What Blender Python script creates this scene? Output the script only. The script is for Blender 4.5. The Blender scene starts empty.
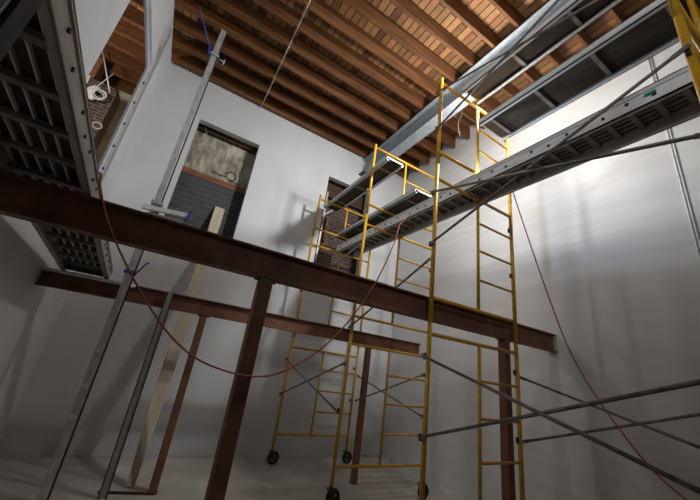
import bpy, bmesh, math, random
from mathutils import Vector, Matrix
random.seed(7)
C = bpy.context.scene.collection
PI = math.pi

# ------------------------------------------------------------------ materials
def nodes(name):
    m = bpy.data.materials.new(name); m.use_nodes = True
    nt = m.node_tree
    return m, nt, nt.nodes['Principled BSDF']

def noise_mat(name, c1, c2, scale=8.0, rough=0.6, metal=0.0, stretch=(1, 1, 1), bump=0.0, lo=0.35, hi=0.65, detail=5.0, c3=None, scale3=1.2, lo3=.5, hi3=.75):
    m, nt, b = nodes(name)
    tc = nt.nodes.new('ShaderNodeTexCoord'); mp = nt.nodes.new('ShaderNodeMapping')
    mp.inputs['Scale'].default_value = stretch
    nt.links.new(tc.outputs['Object'], mp.inputs['Vector'])
    n = nt.nodes.new('ShaderNodeTexNoise'); n.inputs['Scale'].default_value = scale; n.inputs['Detail'].default_value = detail
    nt.links.new(mp.outputs['Vector'], n.inputs['Vector'])
    r = nt.nodes.new('ShaderNodeValToRGB')
    r.color_ramp.elements[0].position = lo; r.color_ramp.elements[1].position = hi
    r.color_ramp.elements[0].color = (*c1, 1); r.color_ramp.elements[1].color = (*c2, 1)
    nt.links.new(n.outputs['Fac'], r.inputs['Fac'])
    out = r.outputs['Color']
    if c3:
        n3 = nt.nodes.new('ShaderNodeTexNoise'); n3.inputs['Scale'].default_value = scale3; n3.inputs['Detail'].default_value = 8
        nt.links.new(mp.outputs['Vector'], n3.inputs['Vector'])
        r3 = nt.nodes.new('ShaderNodeValToRGB'); r3.color_ramp.elements[0].position = lo3; r3.color_ramp.elements[1].position = hi3
        nt.links.new(n3.outputs['Fac'], r3.inputs['Fac'])
        mx = nt.nodes.new('ShaderNodeMix'); mx.data_type = 'RGBA'
        mx.inputs[7].default_value = (*c3, 1)
        nt.links.new(r3.outputs['Color'], mx.inputs[0]); nt.links.new(out, mx.inputs[6])
        out = mx.outputs[2]
    nt.links.new(out, b.inputs['Base Color'])
    b.inputs['Roughness'].default_value = rough; b.inputs['Metallic'].default_value = metal
    if bump:
        bp = nt.nodes.new('ShaderNodeBump'); bp.inputs['Strength'].default_value = bump; bp.inputs['Distance'].default_value = .02
        nt.links.new(n.outputs['Fac'], bp.inputs['Height']); nt.links.new(bp.outputs['Normal'], b.inputs['Normal'])
    return m

def brick_mat(name, c1, c2, mortar, w, h, ms=.012, plane='XZ', rough=.85, bias=0.0, bump=.6, dirt=None, offset=.5, noise=.35):
    m, nt, b = nodes(name)
    tc = nt.nodes.new('ShaderNodeTexCoord'); s = nt.nodes.new('ShaderNodeSeparateXYZ'); c = nt.nodes.new('ShaderNodeCombineXYZ')
    nt.links.new(tc.outputs['Object'], s.inputs[0])
    nt.links.new(s.outputs[plane[0]], c.inputs['X']); nt.links.new(s.outputs[plane[1]], c.inputs['Y'])
    br = nt.nodes.new('ShaderNodeTexBrick'); br.offset = offset
    br.inputs['Color1'].default_value = (*c1, 1); br.inputs['Color2'].default_value = (*c2, 1); br.inputs['Mortar'].default_value = (*mortar, 1)
    br.inputs['Scale'].default_value = 1; br.inputs['Brick Width'].default_value = w; br.inputs['Row Height'].default_value = h
    br.inputs['Mortar Size'].default_value = ms; br.inputs['Bias'].default_value = bias
    nt.links.new(c.outputs[0], br.inputs['Vector'])
    n = nt.nodes.new('ShaderNodeTexNoise'); n.inputs['Scale'].default_value = 9; n.inputs['Detail'].default_value = 6
    nt.links.new(tc.outputs['Object'], n.inputs['Vector'])
    mx = nt.nodes.new('ShaderNodeMix'); mx.data_type = 'RGBA'; mx.blend_type = 'OVERLAY'; mx.inputs[0].default_value = noise
    nt.links.new(br.outputs['Color'], mx.inputs[6]); nt.links.new(n.outputs['Color'], mx.inputs[7])
    hs = nt.nodes.new('ShaderNodeHueSaturation'); hs.inputs['Saturation'].default_value = .85
    nt.links.new(mx.outputs[2], hs.inputs['Color'])
    nt.links.new(hs.outputs['Color'], b.inputs['Base Color'])
    bp = nt.nodes.new('ShaderNodeBump'); bp.inputs['Strength'].default_value = bump; bp.inputs['Distance'].default_value = .01; bp.invert = True
    nt.links.new(br.outputs['Fac'], bp.inputs['Height']); nt.links.new(bp.outputs['Normal'], b.inputs['Normal'])
    b.inputs['Roughness'].default_value = rough
    return m

M = {}
M['wall'] = noise_mat('painted_drywall', (.60, .61, .62), (.67, .68, .69), 1.3, .62, stretch=(1, 1, .6), c3=(.565, .57, .575), scale3=.5)
M['wall_band'] = noise_mat('rolled_paint_wall', (.635, .64, .645), (.68, .685, .69), 3.0, .5, stretch=(.25, .25, 3.0), lo=.4, hi=.6)
M['drywall_grey'] = noise_mat('grey_board', (.47, .475, .48), (.53, .535, .54), 2.0, .75)
M['floor'] = noise_mat('dusty_concrete', (.36, .33, .30), (.48, .45, .42), 1.6, .85, bump=.15, c3=(.54, .51, .48), scale3=3.1, lo3=.55, hi3=.8)
M['deck'] = brick_mat('roof_boards', (.46, .20, .040), (.13, .048, .011), (.012, .006, .003), 6.3, .125, .008, plane='YX', rough=.75, bump=.8, noise=.55)
M['joist'] = noise_mat('rough_joist_wood', (.095, .034, .009), (.195, .076, .021), 5.5, .75, stretch=(.35, 3, 3), bump=.25, c3=(.075, .027, .009), scale3=2.3)
M['joist_b'] = noise_mat('paler_joist_wood', (.12, .046, .013), (.23, .094, .029), 5.0, .72, stretch=(.35, 3, 3), bump=.25, c3=(.09, .036, .013), scale3=2.1)
M['rust'] = noise_mat('primed_red_brown_steel', (.15, .062, .033), (.24, .102, .055), 5.0, .62, .0, bump=.1, c3=(.09, .040, .024), scale3=2.6)
M['galv'] = noise_mat('galvanised_steel', (.38, .43, .49), (.48, .54, .60), 7.0, .42, .3)
M['alu'] = noise_mat('aluminium_rail', (.74, .76, .78), (.86, .88, .90), 9.0, .45, .0, stretch=(4, .4, 4), c3=(.36, .34, .32), scale3=2.0, lo3=.55, hi3=.8)
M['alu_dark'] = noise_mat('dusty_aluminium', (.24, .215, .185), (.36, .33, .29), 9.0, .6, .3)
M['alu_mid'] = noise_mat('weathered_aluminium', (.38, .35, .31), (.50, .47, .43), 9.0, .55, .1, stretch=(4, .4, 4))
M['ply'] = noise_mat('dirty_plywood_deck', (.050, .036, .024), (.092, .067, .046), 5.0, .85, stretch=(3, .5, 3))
M['yellow'] = noise_mat('scaffold_yellow_paint', (.58, .31, .018), (.72, .40, .03), 11.0, .42, .1, c3=(.40, .20, .02), scale3=5.0, lo3=.58, hi3=.72)
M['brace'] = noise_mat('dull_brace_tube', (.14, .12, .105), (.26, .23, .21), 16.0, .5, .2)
M['black'] = noise_mat('black_rubber', (.012, .012, .012), (.028, .027, .026), 20.0, .7)
M['lockm'] = noise_mat('dark_lock_metal', (.04, .036, .03), (.09, .08, .07), 20.0, .55, .4)
M['pole'] = noise_mat('worn_aluminium_pole', (.40, .41, .41), (.60, .61, .61), 10.0, .45, .4, stretch=(3, 3, .6), c3=(.70, .68, .62), scale3=9.0, lo3=.62, hi3=.7)
M['stud'] = noise_mat('steel_stud', (.36, .345, .31), (.48, .46, .42), 9.0, .5, .5)
M['cord'] = noise_mat('red_brown_cord', (.36, .085, .045), (.46, .12, .065), 14.0, .6)
M['blue'] = noise_mat('blue_paint', (.02, .04, .28), (.03, .06, .38), 10.0, .5)
M['blue_strap'] = noise_mat('blue_strap', (.05, .08, .30), (.08, .12, .40), 10.0, .8)
M['lumber'] = noise_mat('pale_lumber', (.50, .43, .31), (.66, .58, .44), 3.5, .75, stretch=(2.5, 1, .35), c3=(.34, .22, .08), scale3=1.6, lo3=.56, hi3=.62)
M['teal'] = noise_mat('teal_sticker', (.0, .22, .19), (.0, .28, .24), 6.0, .5)
M['brick'] = brick_mat('old_red_brick', (.11, .040, .026), (.05, .022, .016), (.15, .13, .11), .21, .073, .011)
M['brick_y'] = brick_mat('old_red_brick_side', (.20, .075, .05), (.10, .04, .03), (.30, .27, .24), .21, .073, .011, plane='YZ')
M['block'] = brick_mat('dark_grey_block', (.070, .072, .076), (.052, .054, .058), (.105, .105, .105), .40, .115, .008, bump=.5, noise=.25)
M['plaster'] = noise_mat('ragged_old_plaster', (.20, .18, .13), (.50, .46, .36), 5.0, .9, stretch=(1.6, 1, .7), bump=.7, c3=(.60, .57, .48), scale3=1.1, lo3=.5, hi3=.6)
M['cream'] = noise_mat('cream_plaster', (.55, .50, .36), (.70, .65, .50), 4.0, .9, bump=.2)
M['lintel'] = noise_mat('dark_lintel_wood', (.035, .017, .010), (.085, .036, .018), 5.0, .8, stretch=(.4, 3, 3), bump=.3)
M['sillred'] = noise_mat('red_brown_board', (.17, .065, .03), (.28, .12, .06), 6.0, .8, stretch=(.5, 3, 3))
M['white_cable'] = noise_mat('white_cable', (.62, .62, .60), (.74, .74, .72), 9.0, .6)
M['red_tag'] = noise_mat('red_tag', (.55, .03, .03), (.62, .05, .04), 6.0, .6)
M['emt'] = noise_mat('thin_metal_conduit', (.55, .53, .50), (.75, .73, .70), 12.0, .3, .7)

# ------------------------------------------------------------------ mesh builder
class MB:
    def __init__(s): s.bm = bmesh.new()
    def box(s, x0, x1, y0, y1, z0, z1):
        v = [s.bm.verts.new(p) for p in ((x0,y0,z0),(x1,y0,z0),(x1,y1,z0),(x0,y1,z0),(x0,y0,z1),(x1,y0,z1),(x1,y1,z1),(x0,y1,z1))]
        for f in ((0,3,2,1),(4,5,6,7),(0,1,5,4),(1,2,6,5),(2,3,7,6),(3,0,4,7)): s.bm.faces.new([v[i] for i in f])
        return s
    def obox(s, a, b, w, h, up=(0, 0, 1)):
        a, b = Vector(a), Vector(b); d = (b - a).normalized(); u = Vector(up)
        sx = d.cross(u).normalized(); u = sx.cross(d).normalized()
        r = []
        for p in (a, b):
            r.append([s.bm.verts.new(p + sx*i*w/2 + u*j*h/2) for i, j in ((-1,-1),(1,-1),(1,1),(-1,1))])
        s._skin(r, True); return s
    def _skin(s, rings, caps=True):
        n = len(rings[0])
        for A, B in zip(rings, rings[1:]):
            for i in range(n):
                f = s.bm.faces.new((A[i], A[(i+1) % n], B[(i+1) % n], B[i]))
                f.smooth = n > 5
        if caps:
            s.bm.faces.new(rings[0][::-1]); s.bm.faces.new(rings[-1])
    def tube(s, pts, r, n=12):
        pts = [Vector(p) for p in pts]
        rs = r if isinstance(r, (list, tuple)) else [r]*len(pts)
        t0 = (pts[1]-pts[0]).normalized()
        u = t0.orthogonal().normalized(); rings = []
        for i, p in enumerate(pts):
            if i == 0: t = t0
            elif i == len(pts)-1: t = (pts[i]-pts[i-1]).normalized()
            else: t = ((pts[i]-pts[i-1]).normalized() + (pts[i+1]-pts[i]).normalized()).normalized()
            u = (u - t*u.dot(t)).normalized(); v = t.cross(u)
            rings.append([s.bm.verts.new(p + (u*math.cos(2*PI*k/n) + v*math.sin(2*PI*k/n))*rs[i]) for k in range(n)])
        s._skin(rings); return s
    def prism(s, prof, a, b, sx, sy):
        """profile (list of 2D) swept from a to b in frame sx, sy"""
        a, b, sx, sy = Vector(a), Vector(b), Vector(sx), Vector(sy)
        r = [[s.bm.verts.new(p + sx*q[0] + sy*q[1]) for q in prof] for p in (a, b)]
        n = len(prof)
        for i in range(n): s.bm.faces.new((r[0][i], r[0][(i+1) % n], r[1][(i+1) % n], r[1][i]))
        s.bm.faces.new(r[0][::-1]); s.bm.faces.new(r[1]); return s
    def torus(s, c, R, r, axis='X', n=28, k=10):
        c = Vector(c); rings = []
        for i in range(n):
            a = 2*PI*i/n
            d = {'X': Vector((0, math.cos(a), math.sin(a))), 'Y': Vector((math.cos(a), 0, math.sin(a))), 'Z': Vector((math.cos(a), math.sin(a), 0))}[axis]
            ax = {'X': Vector((1,0,0)), 'Y': Vector((0,1,0)), 'Z': Vector((0,0,1))}[axis]
            rings.append([s.bm.verts.new(c + d*(R + r*math.cos(2*PI*j/k)) + ax*r*math.sin(2*PI*j/k)) for j in range(k)])
        rings.append(rings[0])
        s._skin(rings, False); return s
    def build(s, name, mat, parent=None, bevel=0.0, origin=None):
        bmesh.ops.recalc_face_normals(s.bm, faces=s.bm.faces[:])
        o0 = Vector(origin) if origin is not None else None
        if o0 is None and parent is None:
            xs = [v.co for v in s.bm.verts]
            lo = Vector([min(p[i] for p in xs) for i in range(3)]); hi = Vector([max(p[i] for p in xs) for i in range(3)])
            o0 = Vector(((lo.x+hi.x)/2, (lo.y+hi.y)/2, lo.z))
        if parent is not None and o0 is None: o0 = Vector((0,0,0))
        me = bpy.data.meshes.new(name)
        if parent is None:
            for v in s.bm.verts: v.co -= o0
        s.bm.to_mesh(me); s.bm.free()
        me.materials.append(mat)
        o = bpy.data.objects.new(name, me); C.objects.link(o)
        if parent is None: o.location = o0
        else:
            o.parent = parent
            if not o.get('w'):
                base = Vector((0,0,0)); p = parent
                while p: base += p.location; p = p.parent
                for v in me.vertices: v.co -= base
        if bevel:
            md = o.modifiers.new('bevel', 'BEVEL'); md.width = bevel; md.segments = 2; md.limit_method = 'ANGLE'
        return o

def tag(o, label, cat, group=None):
    o['label'] = label; o['category'] = cat
    if group: o['group'] = group
    return o
def thing(name, label, cat, loc, group=None):
    o = bpy.data.objects.new(name, None); o.empty_display_size = .1; C.objects.link(o); o.location = loc
    return tag(o, label, cat, group)
def struct(o): o['kind'] = 'structure'; return o
def catmull(P, n=10):
    P = [Vector(p) for p in P]; P = [P[0]*2-P[1]] + P + [P[-1]*2-P[-2]]; out = []
    for i in range(1, len(P)-2):
        for k in range(n):
            t = k/n; a, b, c, d = P[i-1:i+3]
            out.append(.5*((2*b) + (c-a)*t + (2*a-5*b+4*c-d)*t*t + (3*b-a-3*c+d)*t**3))
    out.append(P[-2]); return out

# ------------------------------------------------------------------ room shell
YB, XR, XL, ZC, ZD = 6.2, 4.75, -1.3, 6.8, 7.11
YS = 7.9
YO, XS, YF = 6.6, -4.6, -3.0          # outer masonry face, far side of the side room, wall behind the viewer
struct(MB().box(XS-.2, XR+.35, YF-.2, YS+.3, -.15, 0).build('floor', M['floor']))
struct(MB().box(XS-.2, XR+.35, YF-.2, YS+.3, ZD, ZD+.05).build('ceiling', M['deck']))
# finished back wall with two openings
OX = ((-.49, .735), (2.46, 3.62)); OZ0, OZ1 = 3.26, 5.87
w = MB()
for a, b in ((XL-.15, OX[0][0]), (OX[0][1], OX[1][0]), (OX[1][1], XR)): w.box(a, b, YB, YB+.14, 0, ZD)
for a, b in OX: w.box(a, b, YB, YB+.14, 0, OZ0); w.box(a, b, YB, YB+.14, OZ1, ZD)
struct(w.build('wall_back', M['wall']))
struct(MB().box(XR, XR+.2, YF, YO, 0, ZD).build('wall_right', M['wall_band']))
w = MB(); LY0, LY1, LZ0, LZ1 = 3.48, 5.07, 3.0, 5.57
LT = .03
w.box(XL-LT, XL, YF, LY0, 0, ZC-.003); w.box(XL-LT, XL, LY1, YB, 0, ZC-.003); w.box(XL-LT, XL, LY0, LY1, 0, LZ0)
w.box(XL-LT, XL, LY0+.0, LY1, LZ1, ZC-.003)
struct(w.build('wall_left', M['wall']))
struct(MB().box(XL, XR+.2, YO, YO+.25, 0, ZD).build('wall_outer', M['brick']))
struct(MB().box(XL-.03, XL-.001, YB+.001, YS, 0, ZC-.003).build('wall_side_room_right', M['cream']))
struct(MB().box(XS, XL+.5, YS, YS+.25, 0, ZD).build('wall_side_room_back', M['cream']))
struct(MB().box(XS-.2, XS, YF, YS+.25, 0, ZD).build('wall_far_left', M['brick_y']))
struct(MB().box(XS, XR+.2, YF-.2, YF, 0, ZD).build('wall_front', M['brick']))

# steel reveals of the left opening
t = thing('opening_frame', 'bright steel angle edging the opening high in the left wall, bolts along it', 'steel frame', (XL, LY1, LZ0))
jb = MB().box(XL-LT, XL+.006, LY1-.012, LY1+.105, LZ0, LZ1+.0).build('jamb', M['galv'], t)
hd = MB().box(XL-LT, XL+.006, LY0, LY1, LZ1-.012, LZ1+.16).build('head_track', M['galv'], t)
hp = MB().box(XL-.004, XL+.014, LY0, LY1+.02, LZ1-.018, LZ1+.010).box(XL-.004, XL+.014, LY1-.018, LY1+.012, LZ0, LZ1).build('edge_bead', M['alu'], t)
for z in (3.35, 3.75, 4.13, 4.53, 4.93, 5.33):
    MB().tube([(XL+.004, LY1+.06, z), (XL+.022, LY1+.06, z)], .02, 10).build('bolt', M['black'], t)
# grey board filling the near side of that opening, right up to the joists
# plank-wide board seam
tag(MB().box(XL+.0, XL+.012, 1.9, LY0-.002, 3.3, ZC-.02).build('drywall_sheet', M['drywall_grey']), 'grey drywall sheet on the left wall, on the near side of the opening', 'drywall')

# ------------------------------------------------------------------ joists
ORD = ['nearest to', 'second out from', 'third out from', 'fourth out from', 'fifth out from', 'sixth out from', 'seventh out from', 'eighth out from', 'ninth out from', 'tenth out from', 'eleventh out from', 'twelfth out from', 'thirteenth out from', 'fourteenth out from', 'fifteenth out from', 'sixteenth out from', 'seventeenth out from', 'eighteenth out from']
JY = [6.10 - .42*i for i in range(15)]
for i, y in enumerate((6.52, 6.94, 7.36, 7.78)):
    o = MB().box(XS, XL-.032, y-.024, y+.024, ZC, ZD-.001).build('ceiling_joist', M['joist'] if i % 2 else M['joist_b'], None, .004)
    tag(o, 'short wooden ceiling joist seen through the left opening, %s its far plaster wall' % ('fourth out from', 'third out from', 'second out from', 'nearest to')[i], 'ceiling joist', 'ceiling joists')
for i, y in enumerate(JY):
    jx = random.uniform(-.01, .01)
    o = MB().box(XS, XR-.002, y-.024+jx, y+.024+jx, ZC+random.uniform(-.008, .004), ZD-.001).build('ceiling_joist', M['joist'] if i % 3 else M['joist_b'], None, .004)
    tag(o, 'rough brown wooden ceiling joist, %s the back wall' % ORD[i], 'ceiling joist', 'ceiling joists')

# ------------------------------------------------------------------ steel beams and columns
def ibeam(name, label, x0, x1, y, z0, h, fw, mat, tf=.014, tw=.012, axis='X', stiff=()):
    p = [(-fw/2,0),(fw/2,0),(fw/2,tf),(tw/2,tf),(tw/2,h-tf),(fw/2,h-tf),(fw/2,h),(-fw/2,h),(-fw/2,h-tf),(-tw/2,h-tf),(-tw/2,tf),(-fw/2,tf)]
    m = MB()
    if axis == 'X': m.prism(p, (x0,y,z0), (x1,y,z0), (0,1,0), (0,0,1))
    else: m.prism(p, (y,x0,z0), (y,x1,z0), (1,0,0), (0,0,1))
    return tag(m.build(name, mat), label, 'steel beam')
B1Y, B1Z, B1H = 2.53, 2.215, .235
B2Y, B2Z, B2H = 4.80, 2.03, .205
ibeam('steel_beam', 'long red-brown steel beam crossing the whole foreground, resting on two columns', XL+.002, 4.745, B1Y, B1Z, B1H, .11, M['rust'])
ibeam('steel_beam', 'shorter red-brown steel beam further back, its right end stopping short behind the scaffold', XL+.002, 4.36, B2Y, B2Z, B2H, .11, M['rust'])
def column(x, y, ztop, w_, label):
    t = thing('steel_column', label, 'column', (x, y, 0))
    MB().box(x-w_/2, x+w_/2, y-w_/2, y+w_/2, .012, ztop-.012).build('shaft', M['rust'], t, .006)
    MB().box(x-w_*.5-.03, x+w_*.5+.03, y-.05, y+.05, ztop-.012, ztop-.0005).build('cap_plate', M['rust'], t)
    MB().box(x-w_*.5-.012, x+w_*.5+.012, y-w_*.5-.012, y+w_*.5+.012, 0, .012).build('base_plate', M['rust'], t)
    for s in (-1, 1):
        MB().tube([(x+s*(w_/2+.016), y-.03, ztop-.03), (x+s*(w_/2+.016), y-.03, ztop-.012)], .010, 6).build('bolt', M['lockm'], t)
column(.625, B1Y, B1Z, .105, 'thick rusty steel column under the foreground beam, left of the scaffold')
column(3.66, B1Y, B1Z, .10, 'rusty steel column under the right end of the foreground beam, behind scaffold rungs')
column(.475, B2Y, B2Z, .085, 'thin rusty steel column under the rear beam, beside the leaning board')
column(3.20, B2Y, B2Z, .085, 'thin rusty steel column under the rear beam, seen through the scaffold')
# galvanised beam under the joists
ib = ibeam('ceiling_beam', 'blue-grey galvanised steel beam running under the joists to the back wall', 0.0, YB-.002, 3.44, 6.29, .46, .25, M['galv'], axis='Y', tf=.02)
t = thing('beam_bracket', 'small grey steel seat bracket under the beam end on the back wall', 'bracket', (3.3, YB, 6.2))
MB().box(3.24, 3.62, YB-.20, YB-.001, 6.262, 6.285).build('seat_plate', M['lockm'], t)
MB().box(3.40, 3.45, YB-.16, YB-.001, 6.10, 6.262).build('gusset', M['galv'], t)

# ------------------------------------------------------------------ scaffold frames
GR = 'yellow welded scaffold frames'
def frame(label, x0, x1, y, z0, z1, bars, lad, rungs, casters=False, locks=(), r=.0235, both=False):
    t = thing('scaffold_frame', label, 'scaffold frame', (x0, y, z0 - (.22 if casters else 0)), GR)
    for x in (x0, x1):
        MB().tube([(x, y, z0), (x, y, z1)], r, 14).build('post', M['yellow'], t)
        MB().tube([(x, y, z1-.005), (x, y, z1+.0)], r*.8, 10).bm.free()
        for zl in locks:
            l = MB(); l.tube([(x, y, zl), (x-.045, y-.0, zl)], .009, 8); l.box(x-.06, x-.04, y-.012, y+.012, zl-.03, zl+.03)
            l.build('brace_lock', M['lockm'], t)
    for z in bars: MB().tube([(x0, y, z), (x1, y, z)], r*.86, 12).build('crossbar', M['yellow'], t)
    if lad:
        MB().tube([(lad, y, bars[0]), (lad, y, bars[-1])], r*.78, 12).build('ladder_post', M['yellow'], t)
        for z in rungs: MB().tube([(lad, y, z), (x1, y, z)], r*.62, 10).build('rung', M['yellow'], t)
    if casters:
        for x in (x0, x1):
            h = MB(); h.tube([(x, y, z0-.03), (x, y, z0+.1)], .02, 10)
            h.box(x-.045, x+.045, y-.045, y+.045, z0-.035, z0-.02)
            for s in (-1, 1): h.obox((x, y+s*.033, z0-.03), (x+.04, y+s*.033, .085), .05, .008, (0,1,0))
            c = h.build('caster', M['lockm'], t)
            wl = MB(); wl.torus((x+.04, y, .102), .078, .024, 'Y'); wl.tube([(x+.04, y-.018, .102), (x+.04, y+.018, .102)], .035, 16)
            for k in range(6):
                a = k*PI/3; wl.obox((x+.04, y, .102), (x+.04+.07*math.cos(a), y, .102+.07*math.sin(a)), .016, .02, (0,1,0))
            wl.build('wheel', M['black'], c)
    return t
def coupler(): pass
# nearest frames (just right of the viewer)
X0c, X1c = 2.32, 3.75
frame('yellow scaffold frame in the top right corner, nearest the viewer, holding the big plank', X0c+.0, X1c, .274, 2.16, 4.08, (2.40, 3.86), 3.06, (2.8, 3.17, 3.54), locks=(3.05, 3.72))
frame('uppermost yellow scaffold frame in the top right corner, above the big plank', X0c+.0, X1c, .274, 4.085, 5.50, (4.26, 5.37), 3.06, (4.65, 5.02))
frame('bottom yellow scaffold frame nearest the viewer at the right edge', X0c+.0, X1c, .274, .22, 2.155, (.45, 2.06), 3.06, (.94, 1.32, 1.69), True, locks=(1.26, 1.91))
# middle frames
xa, xb, yy = 2.305, 3.70, 2.40
frame('bottom yellow scaffold frame right of centre, foreground column behind its rungs', xa, xb, yy, .22, 2.165, (.45, 2.06), 3.04, (.94, 1.33, 1.69), True, locks=(1.15, 1.84))
frame('middle yellow scaffold frame right of centre, big plank resting on its top bar', xa, xb, yy, 2.17, 4.07, (2.43, 3.87), 3.03, (2.8, 3.17, 3.54), locks=(3.01, 3.65))
frame('top yellow scaffold frame right of centre, its corner under the grey steel beam', xa, xb, yy, 4.075, 5.46, (4.26, 5.39), 3.03, (4.65, 5.01), locks=(4.58, 5.15))
# frames before the rear beam
xa, xb, yy = 2.41, 3.92, 4.10
frame('bottom yellow scaffold frame on casters, between the two red-brown beams', xa, xb, yy, .22, 2.085, (.43, 1.96), 3.13, (.82, 1.21, 1.60), True, locks=(1.08, 1.68))
frame('middle yellow scaffold frame between the two beams, far half of big plank on it', xa, xb, yy, 2.09, 4.05, (2.36, 3.87), 3.13, (2.75, 3.12, 3.49), locks=(2.7, 3.45))
frame('top yellow scaffold frame bridging above the far end of the big plank', xa, xb, yy, 4.055, 5.47, (4.24, 5.41), 3.13, (4.63, 5.02), locks=(4.5,))
# frames by the back wall
xa, xb, yy = 2.15, 3.56, 5.70
frame('bottom yellow scaffold frame on casters, closest to the back wall', xa, xb, yy, .22, 2.0, (.44, 1.84), 2.80, (.81, 1.16, 1.52), True, locks=(1.05, 1.62))
frame('middle yellow scaffold frame closest to the back wall, in front of second opening', xa, xb, yy, 2.005, 4.02, (2.26, 3.86), 2.82, (2.63, 3.03, 3.42), locks=(2.9, 3.3))
frame('top yellow scaffold frame at the back wall beside the brick-filled opening', xa, xb, yy, 4.025, 5.0, (4.22, 4.90), 2.84, (4.56,))

# ------------------------------------------------------------------ braces
GB = 'scaffold cross braces'
def brace(label, *segs, r=.0128):
    a0 = segs[0][0]
    t = thing('cross_brace', label, 'cross brace', a0, GB)
    for a, b in segs:
        a, b = Vector(a), Vector(b); d = (b-a).normalized()
        m = MB(); m.tube([a + d*.05, b - d*.05], r, 10)
        m.obox(a - d*.02, a + d*.07, .008, .034, (0,0,1)); m.obox(b - d*.07, b + d*.02, .008, .034, (0,0,1))
        m.build('tube', M['brace'], t)
xl = 2.25
brace('pair of dark brace tubes crossing under the big plank, right of the tall yellow post', ((xl, 2.40, 3.01), (xl, .274, 3.74)), ((xl-.02, 2.40, 3.65), (xl-.02, .274, 3.08)))
brace('pair of long dark brace tubes crossing low in the right foreground, the thicker pair', ((xl, 2.40, 1.15), (xl, .274, 1.90)), ((xl-.02, 2.40, 1.84), (xl-.02, .274, 1.25)))
brace('pair of thin brace tubes crossing under the topmost planks', ((xl, 2.40, 4.56), (xl, .274, 5.22)), ((xl-.02, 2.40, 5.16), (xl-.02, .274, 4.53)), r=.012)
brace('pair of thinner brace tubes crossing low at far right, behind the thicker pair', ((3.76, 2.40, 1.80), (3.76, .274, 1.25)), ((3.78, 2.40, 1.14), (3.78, .274, 1.92)), r=.013)
brace('pair of brace tubes crossing low between the casters, left of the scaffold ladders', ((2.10, 5.70, 1.05), (2.35, 4.10, 1.68)), ((2.08, 5.70, 1.62), (2.33, 4.10, 1.08)), r=.013)
brace('pair of brace tubes crossing low behind the ladder rungs, against the back wall', ((3.62, 5.70, 1.50), (3.86, 4.10, 1.08)), ((3.64, 5.70, 1.05), (3.88, 4.10, 1.70)), r=.013)
brace('single brace tube rising right across the foreground beam, below the big plank', ((2.35, 4.10, 2.17), (2.25, 2.40, 2.83)), r=.013)
brace('single brace tube in front of the brick opening, under the far end of big plank', ((2.10, 5.70, 2.85), (2.35, 4.10, 3.48)), r=.013)

# ------------------------------------------------------------------ planks
def rail(m, x, y0, y1, z, h, fl, side):
    """I/C shaped rail along Y; flanges fl wide on both ends, web at x"""
    m.box(x-.006, x+.006, y0, y1, z, z+h)
    a, b = (x-fl, x+.006) if side < 0 else (x-.006, x+fl)
    m.box(a, b, y0, y1, z, z+.012); m.box(a, b, y0, y1, z+h-.012, z+h)
def stage(t, x0, x1, y0, y1, z, rung_step, nslat, h=.17, dark=False):
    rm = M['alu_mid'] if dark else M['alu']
    for x, s in ((x0, 1), (x1, -1)):
        m = MB(); rail(m, x + (.006 if s > 0 else -.006), y0, y1, z, h, .035, s)
        m.box(min(x, x-s*.010), max(x, x-s*.010), y0, y1, z+h*.70, z+h*.78)
        rl = m.build('side_rail', rm, t)
        xo = x - s*.0015
        gm = MB()
        for f_ in (.80, .93): gm.box(min(xo, xo+s*.004), max(xo, xo+s*.004), y0, y1, z+h*f_, z+h*f_+.007)
        gm.build('groove', M['lockm'], rl)
        y = y0 + .12; out = x; j = 0
        if s > 0 or dark:
            while y < y1 - .05:
                zz = z + (.06 if j % 2 else .085)*h/.17
                vis = (y > .2) and not (s > 0 and dark)
                if vis: MB().tube([(out, y, zz), (out - s*.008, y, zz)], .011 if dark else .014, 8).build('rivet', M['lockm'] if dark else M['black'], rl)
                y += .17 if j % 3 else .29; j += 1
    n = int((y1-y0-.2)/rung_step)
    for i in range(n+1):
        y = y0 + .1 + i*rung_step
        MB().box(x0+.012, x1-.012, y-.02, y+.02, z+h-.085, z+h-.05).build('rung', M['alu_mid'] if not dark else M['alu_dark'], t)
    wS = (x1-x0-.05)/nslat
    for i in range(nslat):
        xx = x0+.025+i*wS
        m = MB()
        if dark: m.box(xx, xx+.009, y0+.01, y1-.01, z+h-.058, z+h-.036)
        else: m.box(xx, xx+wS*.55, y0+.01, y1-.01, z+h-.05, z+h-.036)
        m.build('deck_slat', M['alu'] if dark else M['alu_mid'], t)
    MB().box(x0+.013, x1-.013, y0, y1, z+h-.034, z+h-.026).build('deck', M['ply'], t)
    for y in (y0, y1): MB().box(x0+.012, x1-.012, y-.0, y+.012 if y == y0 else y-.012, z+.03, z+h-.036).build('end_cap', M['alu_dark'], t)
t = thing('scaffold_stage', 'long aluminium stage plank with teal sticker, running from top right to the back wall', 'plank', (2.97, .2, 3.9), 'aluminium stage planks')
stage(t, 2.765, 3.19, .15, 5.78, 3.885, .17, 6)
MB().box(2.756, 2.766, .545, .615, 3.957, 3.983).build('sticker', M['teal'], t)['label'] = 'small teal rectangular sticker'
GP = 'plywood-decked planks overhead'
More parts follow.
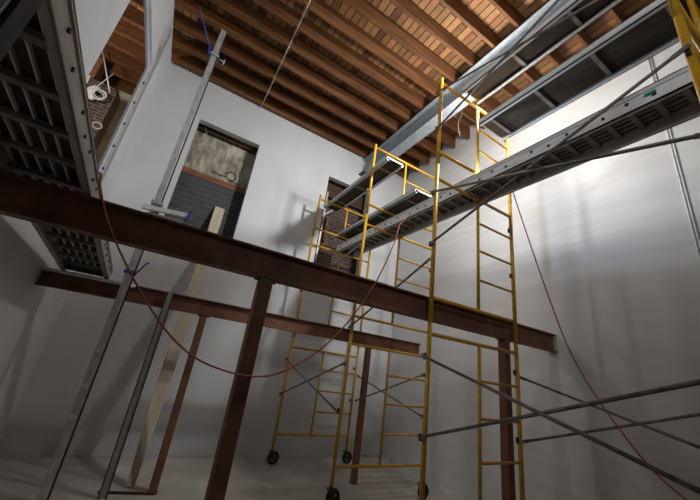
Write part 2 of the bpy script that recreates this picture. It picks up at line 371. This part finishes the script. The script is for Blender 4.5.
def plank(label, x0, x1, y0, y1, z, step, h=.10):
    t = thing('scaffold_plank', label, 'plank', ((x0+x1)/2, y0, z), GP)
    for x, s in ((x0, 1), (x1, -1)):
        m = MB(); rail(m, x + s*.006, y0, y1, z, h, .040, s); m.build('side_rail', M['alu'], t)
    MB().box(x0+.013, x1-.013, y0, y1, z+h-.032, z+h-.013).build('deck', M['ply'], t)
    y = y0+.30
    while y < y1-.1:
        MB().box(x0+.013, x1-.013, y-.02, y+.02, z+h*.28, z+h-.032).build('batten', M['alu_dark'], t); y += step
    for a, b in ((y0-.012, y0), (y1, y1+.012)): MB().box(x0+.045, x1-.045, a, b, z+h-.040, z+h-.014).build('end_rail', M['alu'], t)
plank('dark-bottomed plank high up with white rail, just right of the grey steel beam', 2.66, 3.01, .1, 2.36, 5.415, .62)
plank('dark-bottomed plank high up at right, in front of the bright white wall', 2.99, 3.52, .1, 2.36, 5.03, .60)
plank('dark-bottomed plank above the second opening, one end at the back wall', 2.42, 2.77, 3.70, 6.05, 4.925, .80, .07)
plank('dark-bottomed plank just above the far half of the big stage plank', 2.735, 3.10, 3.30, 6.0, 4.262, .80, .07)

# sloping stage lying over both beams at left (built level, then tipped)
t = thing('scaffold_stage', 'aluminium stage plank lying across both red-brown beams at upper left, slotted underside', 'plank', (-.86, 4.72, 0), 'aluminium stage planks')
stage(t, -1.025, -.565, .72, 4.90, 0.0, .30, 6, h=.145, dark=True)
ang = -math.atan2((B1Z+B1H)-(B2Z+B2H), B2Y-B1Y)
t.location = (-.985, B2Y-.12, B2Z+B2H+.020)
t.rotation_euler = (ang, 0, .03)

# ------------------------------------------------------------------ pump jack poles at left
def pole(label, x, y, z0, z1, w_=.080, rub=1):
    t = thing('aluminium_pole', label, 'pole', (x, y, z0))
    MB().box(x-w_/2, x+w_/2, y-w_/2, y+w_/2, z0, z1).build('shaft', M['pole'], t, .005)
    MB().box(x+w_/2, x+w_/2+.014, y-w_/2+.008, y+w_/2-.008, z0, z1).build('rubber_strip', M['black'], t)['label'] = 'black rubber strip along the pole'
    return t
PX, PY = -.49, 4.655
t = pole('tall square aluminium pole from floor to joists at left, with blue clamp near top', PX, PY, 0, 6.6)
for z in (.75, 1.05, 1.42):
    MB().box(PX-.03, PX+.03, PY-.049, PY-.044, z, z+.05).build('patch', M['white_cable'], t)['label'] = 'pale scuffed patch'
t = pole('short square aluminium post holding up the near end of the sloping stage', -.60, 1.0, 0, 2.60)
MB().tube([(-.60, .948, 2.30), (-.60, .956, 2.30)], .018, 12).build('bolt', M['black'], t)
# clamp and strap
t = thing('pole_clamp', 'blue brace clamp with strap holding the tall pole near the joists', 'clamp', (PX, PY, 6.0))
m = MB(); q = .058
for a, b in (((-q,-q),(q,-q)), ((q,-q),(q,q)), ((q,q),(-q,q)), ((-q,q),(-q,-q))):
    m.obox((PX+a[0], PY+a[1], 6.02), (PX+b[0], PY+b[1], 6.02), .014, .05)
m.build('collar', M['galv'], t)
MB().obox((PX-.07, PY-.05, 5.96), (PX-.10, PY-.05, 6.12), .06, .03, (1,0,0)).build('buckle', M['blue'], t)
MB().tube([(PX+.06, PY-.05, 5.98), (PX+.16, PY-.07, 5.95)], .012, 8).build('bolt', M['galv'], t)
MB().tube([(PX+.16, PY-.07, 5.90), (PX+.16, PY-.07, 6.0)], .012, 8).build('nut', M['galv'], t)
MB().obox((PX-.09, PY-.05, 6.10), (-.93, 4.63, 6.80), .018, .004, (0,1,0)).build('strap', M['blue_strap'], t)
# pump jack carriage
t = thing('pump_jack', 'aluminium platform bracket on the tall pole, in front of the first opening', 'bracket', (PX, PY, 3.15))
MB().obox((-.62, PY-.075, 3.20), (-.08, PY-.075, 3.255), .05, .06).build('arm', M['alu'], t)
MB().obox((-.56, PY-.075, 3.11), (-.12, PY-.075, 3.145), .05, .05).build('arm', M['alu_dark'], t)
MB().box(PX-.058, PX+.062, PY-.105, PY+.058, 3.07, 3.12).build('collar', M['galv'], t)
MB().box(PX-.058, PX+.075, PY-.105, PY+.058, 3.28, 3.32).build('collar', M['galv'], t)
MB().obox((-.10, PY-.09, 3.17), (-.07, PY-.09, 3.33), .05, .03, (1,0,0)).build('end_cap', M['blue'], t)['label'] = 'dark blue end cap'
t = thing('crank_handle', 'small blue crank bent out from the tall pole below the foreground beam', 'crank', (PX, PY, 2.36))
MB().box(PX-.06, PX+.066, PY-.06, PY+.06, 2.345, 2.38).build('collar', M['blue'], t)
MB().tube(catmull([(PX+.02, PY-.065, 2.36), (PX+.07, PY-.08, 2.365), (PX+.11, PY-.08, 2.44), (PX+.14, PY-.08, 2.50), (PX+.165, PY-.08, 2.50)], 6), .010, 8).build('handle', M['blue'], t)

tag(MB().tube([(XL+.01, 4.715, 2.212), (PX+.10, 4.715, 2.212)], .019, 12).build('support_tube', M['alu']), 'light metal tube along the rear beam under the far end of the left stage', 'tube')
# steel stud pair at the rear beam
t = thing('steel_stud', 'thin steel stud standing from floor to the rear beam, left of the leaning board', 'stud', (.01, 4.70, 0))
for s in (-1, 1): MB().box(.008+s*.036-.008, .008+s*.036+.006, 4.702, 4.722, 0, 2.235).build('flange', M['lockm'], t)
MB().box(-.025, .041, 4.712, 4.716, 0, 2.235).build('web', M['stud'], t)
# leaning lumber
m = MB(); A_, B_ = Vector((.245, 4.98, .012)), Vector((.37, 6.52, 4.30)); d_ = (B_-A_).normalized(); sx_ = Vector((1, 0, 0)); sx_ = (sx_ - d_*sx_.dot(d_)).normalized(); sy_ = d_.cross(sx_)
r_ = [[m.bm.verts.new(p + sx_*i*w_/2 + sy_*j*.02) for i, j in ((-1,-1),(1,-1),(1,1),(-1,1))] for p, w_ in ((A_, .085), (A_ + d_*1.1, .165), (B_, .19))]
m._skin(r_, True)
t = m.build('leaning_board', M['lumber'], None, .004)
tag(t, 'pale wooden board leaning from the floor into the first opening', 'board')

# ------------------------------------------------------------------ what stands in the openings
tag(MB().box(OX[0][0]-.15, OX[0][1]+.15, YO-.05, YO-.002, 0, 4.80).build('block_infill', M['block']), 'dark grey block wall filling the lower half of the first opening', 'block wall')
tag(MB().box(OX[0][0]-.15, OX[0][1]+.15, YO-.06, YO-.002, 4.802, 4.92).build('sill_board', M['sillred']), 'red-brown board lying on top of the dark grey blocks', 'board')
pm = MB(); nx, nz = 34, 24
g = [[pm.bm.verts.new((OX[0][0]-.15 + (OX[0][1]-OX[0][0]+.3)*i/nx, YO-.03-.022*random.random()-.012*math.sin(i*1.9+.6*j), 4.925 + .90*j/nz)) for i in range(nx+1)] for j in range(nz+1)]
for j in range(nz):
    for i in range(nx): pm.bm.faces.new((g[j][i], g[j][i+1], g[j+1][i+1], g[j+1][i])).smooth = True
back = pm.bm.faces[:]
r_ = bmesh.ops.extrude_face_region(pm.bm, geom=back)
for v in [e for e in r_['geom'] if isinstance(e, bmesh.types.BMVert)]: v.co.y = YO-.003
tag(pm.build('old_plaster', M['plaster']), 'ragged beige old plaster in the upper half of the first opening', 'plaster')
tag(MB().box(OX[0][0]-.15, OX[0][1]+.15, YO-.14, YO-.002, 5.83, 6.08).build('wood_lintel', M['lintel'], None, .004), 'dark brown timber lintel at the top of the first opening', 'lintel')
tag(MB().obox((-.35, YO-.16, 5.98), (.70, YO-.16, 5.90), .03, .03).build('metal_strip', M['stud']), 'thin grey metal strip across the dark lintel of the first opening', 'strip')
lp = MB(); lp.torus((.40, YO-.085, 5.08), .10, .009, 'Y'); lp.tube(catmull([(.02, YO-.07, 5.06), (.15, YO-.075, 5.02), (.30, YO-.08, 5.02), (.44, YO-.08, 4.97), (.62, YO-.075, 4.955)]), .008, 8)
tag(lp.build('cable_loop', M['black']), 'black cable loop hanging on the old plaster in the first opening', 'cable')
tag(MB().tube(catmull([(-.40, YO-.16, 5.95), (-.30, YO-.18, 5.75), (-.26, YO-.17, 5.60), (-.34, YO-.16, 5.55)]), .008, 8).build('hanging_wire', M['stud']), 'grey wire curling from the lintel corner of the first opening', 'cable')
# second opening: brick with battens
tag(MB().box(2.58, 2.62, YO-.16, YO-.03, 0, 5.6).build('metal_stud', M['stud']), 'metal stud at left edge inside the second opening', 'stud')
tag(MB().box(OX[1][0]-.1, OX[1][1]+.1, YO-.12, YO-.002, 5.50, 6.1).build('wood_lintel', M['lintel'], None, .004), 'dark timber lintel at the top of the second opening, above the brick', 'lintel')
for k, lb in enumerate(('higher thin metal strut slanting across the second opening, under its lintel', 'lower thin metal strut slanting across the second opening, under its lintel')):
    tag(MB().obox((2.45, YO-.18, 5.0+.0-.2*k), (3.3, YO-.16, 5.85-.2*k), .025, .03).build('metal_strut', M['stud']), lb, 'strut', 'struts in the second opening')
tag(MB().box(2.72, 2.78, YO-.10, YO-.002, 4.35, 4.95).build('wood_scrap', M['sillred']), 'short brown wood scrap nailed to the brick in the second opening', 'wood scrap')
# side room seen through the left opening
tag(MB().box(-2.95, -2.06, 6.95, 7.35, 0, 6.22).build('brick_pier', M['brick']), 'bare red brick pier seen through the left opening, cream plaster wall behind it', 'brick pier')
tag(MB().box(-3.3, -2.52, 6.91, 6.948, 0, 6.24).build('plaster_patch', M['cream']), 'cream plaster patch left of the bare brick, beside the white cable bundle', 'plaster')
tag(MB().box(-3.05, -2.50, 6.99, 7.30, 6.222, ZC-.01).build('wood_panel', M['sillred']), 'red-brown wood block on top of the brick pier, under the joists', 'wood panel')
YP = 6.95
cb = thing('cable_bundle', 'coiled white cable bundle hanging by the brick seen through left opening', 'cable', (-2.30, YP-.12, 5.5))
m = MB()
for k in range(3): m.torus((-2.28+.02*k, YP-.09-.02*k, 5.86+.012*k), .095+.012*(k % 2), .011, 'Y')
m.build('coil', M['white_cable'], cb)
m = MB()
for k in range(5): m.tube(catmull([(-2.38+.018*k, YP-.06, 6.06), (-2.46+.025*k, YP-.10, 5.88), (-2.40+.02*k, YP-.08, 5.72)], 6), .018, 8)
m.build('hank', M['white_cable'], cb)
MB().tube([(-2.36, YP-.08, 6.02), (-2.20, YP-.14, 6.45)], .009, 8).build('lead', M['white_cable'], cb)
MB().box(-2.46, -2.36, YP-.08, YP-.05, 5.46, 5.66).build('red_tag', M['red_tag'], cb)['label'] = 'red tag under the coil'
tag(MB().tube([(-2.50, YP-.2, 6.79), (-2.10, YP-.2, 5.95)], .011, 8).build('thin_conduit', M['alu']), 'thin pale conduit hanging from joists behind the left opening', 'conduit')
wl2 = MB(); wl2.torus((-2.1, YP-.02, 5.28), .07, .010, 'Y'); 
tag(wl2.build('wire_ring', M['white_cable']), 'small white wire ring low on the brick pier behind the left opening', 'cable')

# ------------------------------------------------------------------ wires, conduits, cords
t = thing('ceiling_conduit', 'thin shiny conduit running under the joists toward the back wall', 'conduit', (.54, 5, ZC-.012))
for a, b in ((6.15, 5.2), (5.2, 4.3), (4.3, 3.3), (3.3, 1.2)):
    MB().tube([(.54, a, ZC-.02), (.54, b+.012, ZC-.02)], .009, 8).build('length', M['emt'], t)
    MB().tube([(.54, b+.05, ZC-.02), (.54, b-.05, ZC-.02)], .013, 8).build('coupling', M['emt'], t)
t = thing('wall_conduit', 'pair of thin vertical conduits on the right wall at the right edge', 'conduit', (XR-.02, .92, 0))
for d in (0, .026): MB().tube([(XR-.012, .905+d, 0), (XR-.012, .905+d, ZC)], .0075, 10).build('pipe', M['alu'], t)
cp = [(-.66, 2.50, 2.62), (-.615, 2.47, 2.615), (-.585, 2.45, 2.52), (-.46, 2.45, 2.29), (-.22, 2.45, 1.98), (.08, 2.45, 1.68), (.37, 2.45, 1.53), (.76, 2.45, 1.50), (1.09, 2.45, 1.68), (1.37, 2.45, 1.98), (1.63, 2.45, 2.42), (1.86, 2.52, 2.93), (2.35, 3.1, 3.50), (2.755, 3.45, 3.90)]
tag(MB().tube(catmull(cp), .0065, 8).build('extension_cord', M['cord']), 'red-brown extension cord sagging across the picture from left stage to big plank', 'cord')
tag(MB().tube(catmull([(3.205, 2.03, 4.02), (3.21, 2.02, 3.84), (3.2, 1.7, 2.52), (3.2, 1.5, 1.89), (3.2, 1.17, 1.34), (3.2, .9, 1.10), (3.2, .2, .6)]), .006, 8).build('hanging_cord', M['cord']), 'thin red cord hanging from the big plank past the bright right wall', 'cord')
for k, (x, y, lb) in enumerate(((3.62, 5.3, 'thin grey wire dangling beside the galvanised beam, nearest the back wall'), (3.75, 3.4, 'thin grey wire dangling beside the galvanised beam, nearer the viewer'))):
    tag(MB().tube(catmull([(x, y, 6.85), (x+.03, y-.05, 6.5), (x-.03, y-.02, 6.2), (x+.05, y, 5.95)]), .004, 6).build('hanging_wire', M['stud']), lb, 'cable')
# debris
tag(MB().obox((-.05, 4.86, .012), (.50, 4.74, .012), .022, .024).build('wood_offcut', M['lintel']), 'dark thin wood strip on the floor at the foot of the leaning board', 'wood scrap')

# ------------------------------------------------------------------ camera
cam = bpy.data.cameras.new('camera'); co = bpy.data.objects.new('camera', cam); C.objects.link(co)
yaw, pit, rol, fpx = 4.90823595e-01, 3.48929256e-01, 1.43549126e-01, 317.077988
cy, sy, cpp, sp, cr, sr = math.cos(yaw), math.sin(yaw), math.cos(pit), math.sin(pit), math.cos(rol), math.sin(rol)
F = Vector((sy*cpp, cy*cpp, sp)); rt = Vector((cy, -sy, 0)); up = rt.cross(F)
R = rt*cr + up*sr; U = up*cr - rt*sr
mat = Matrix((R, U, -F)).transposed().to_4x4(); mat.translation = Vector((0, 0, 1.65))
co.matrix_world = mat
cam.sensor_width = 36; cam.sensor_fit = 'HORIZONTAL'; cam.lens = fpx/700*36; cam.clip_start = .05
bpy.context.scene.camera = co

# ------------------------------------------------------------------ light
def point(name, loc, power, col, rad):
    l = bpy.data.lights.new(name, 'POINT'); l.energy = power; l.color = col; l.shadow_soft_size = rad
    o = bpy.data.objects.new(name, l); C.objects.link(o); o.location = loc; return o
def area(name, loc, target, power, col, sx, sy_):
    l = bpy.data.lights.new(name, 'AREA'); l.energy = power; l.color = col; l.shape = 'RECTANGLE'; l.size = sx; l.size_y = sy_
    o = bpy.data.objects.new(name, l); C.objects.link(o); o.location = loc
    o.rotation_euler = (Vector(target)-Vector(loc)).to_track_quat('-Z', 'Y').to_euler(); return o
area('plank_work_lamp', (2.95, 2.72, 4.112), (4.75, 2.5, 4.75), 9, (1.0, .98, .95), .06, .06)
area('cool_work_lamp', (2.92, 2.30, 4.20), (4.75, 1.6, 4.30), 7, (.50, .71, 1.0), .06, .06)
point('upper_work_lamp', (3.2, 2.42, 5.62), 128, (1.0, .93, .85), .12)
k = area('back_wall_work_lamp', (3.3, 1.5, 5.95), (.6, 6.2, 3.2), 86, (.97, .985, 1.0), .25, .25)
k.data.spread = math.radians(132)
d = area('added_rail_fill', (-.3, YF+.1, 5.2), (2.8, 2.0, 5.0), 26, (.95, .98, 1.0), 1.6, 1.2)  # added fill to lift the plank rails; the front wall has no window
d.data.spread = math.radians(75)
point('added_side_room_fill', (-2.9, 5.0, 5.3), 110, (1.0, .93, .86), .15)  # added unseen fill, brightens joists and brick beyond the left opening
w = bpy.data.worlds.new('world'); bpy.context.scene.world = w; w.use_nodes = True
w.node_tree.nodes['Background'].inputs[0].default_value = (.5, .55, .6, 1); w.node_tree.nodes['Background'].inputs[1].default_value = .3
vs = bpy.context.scene.view_settings
vs.view_transform = 'Standard'; vs.look = 'None'; vs.gamma = 1; vs.exposure = 0; vs.use_curve_mapping = False
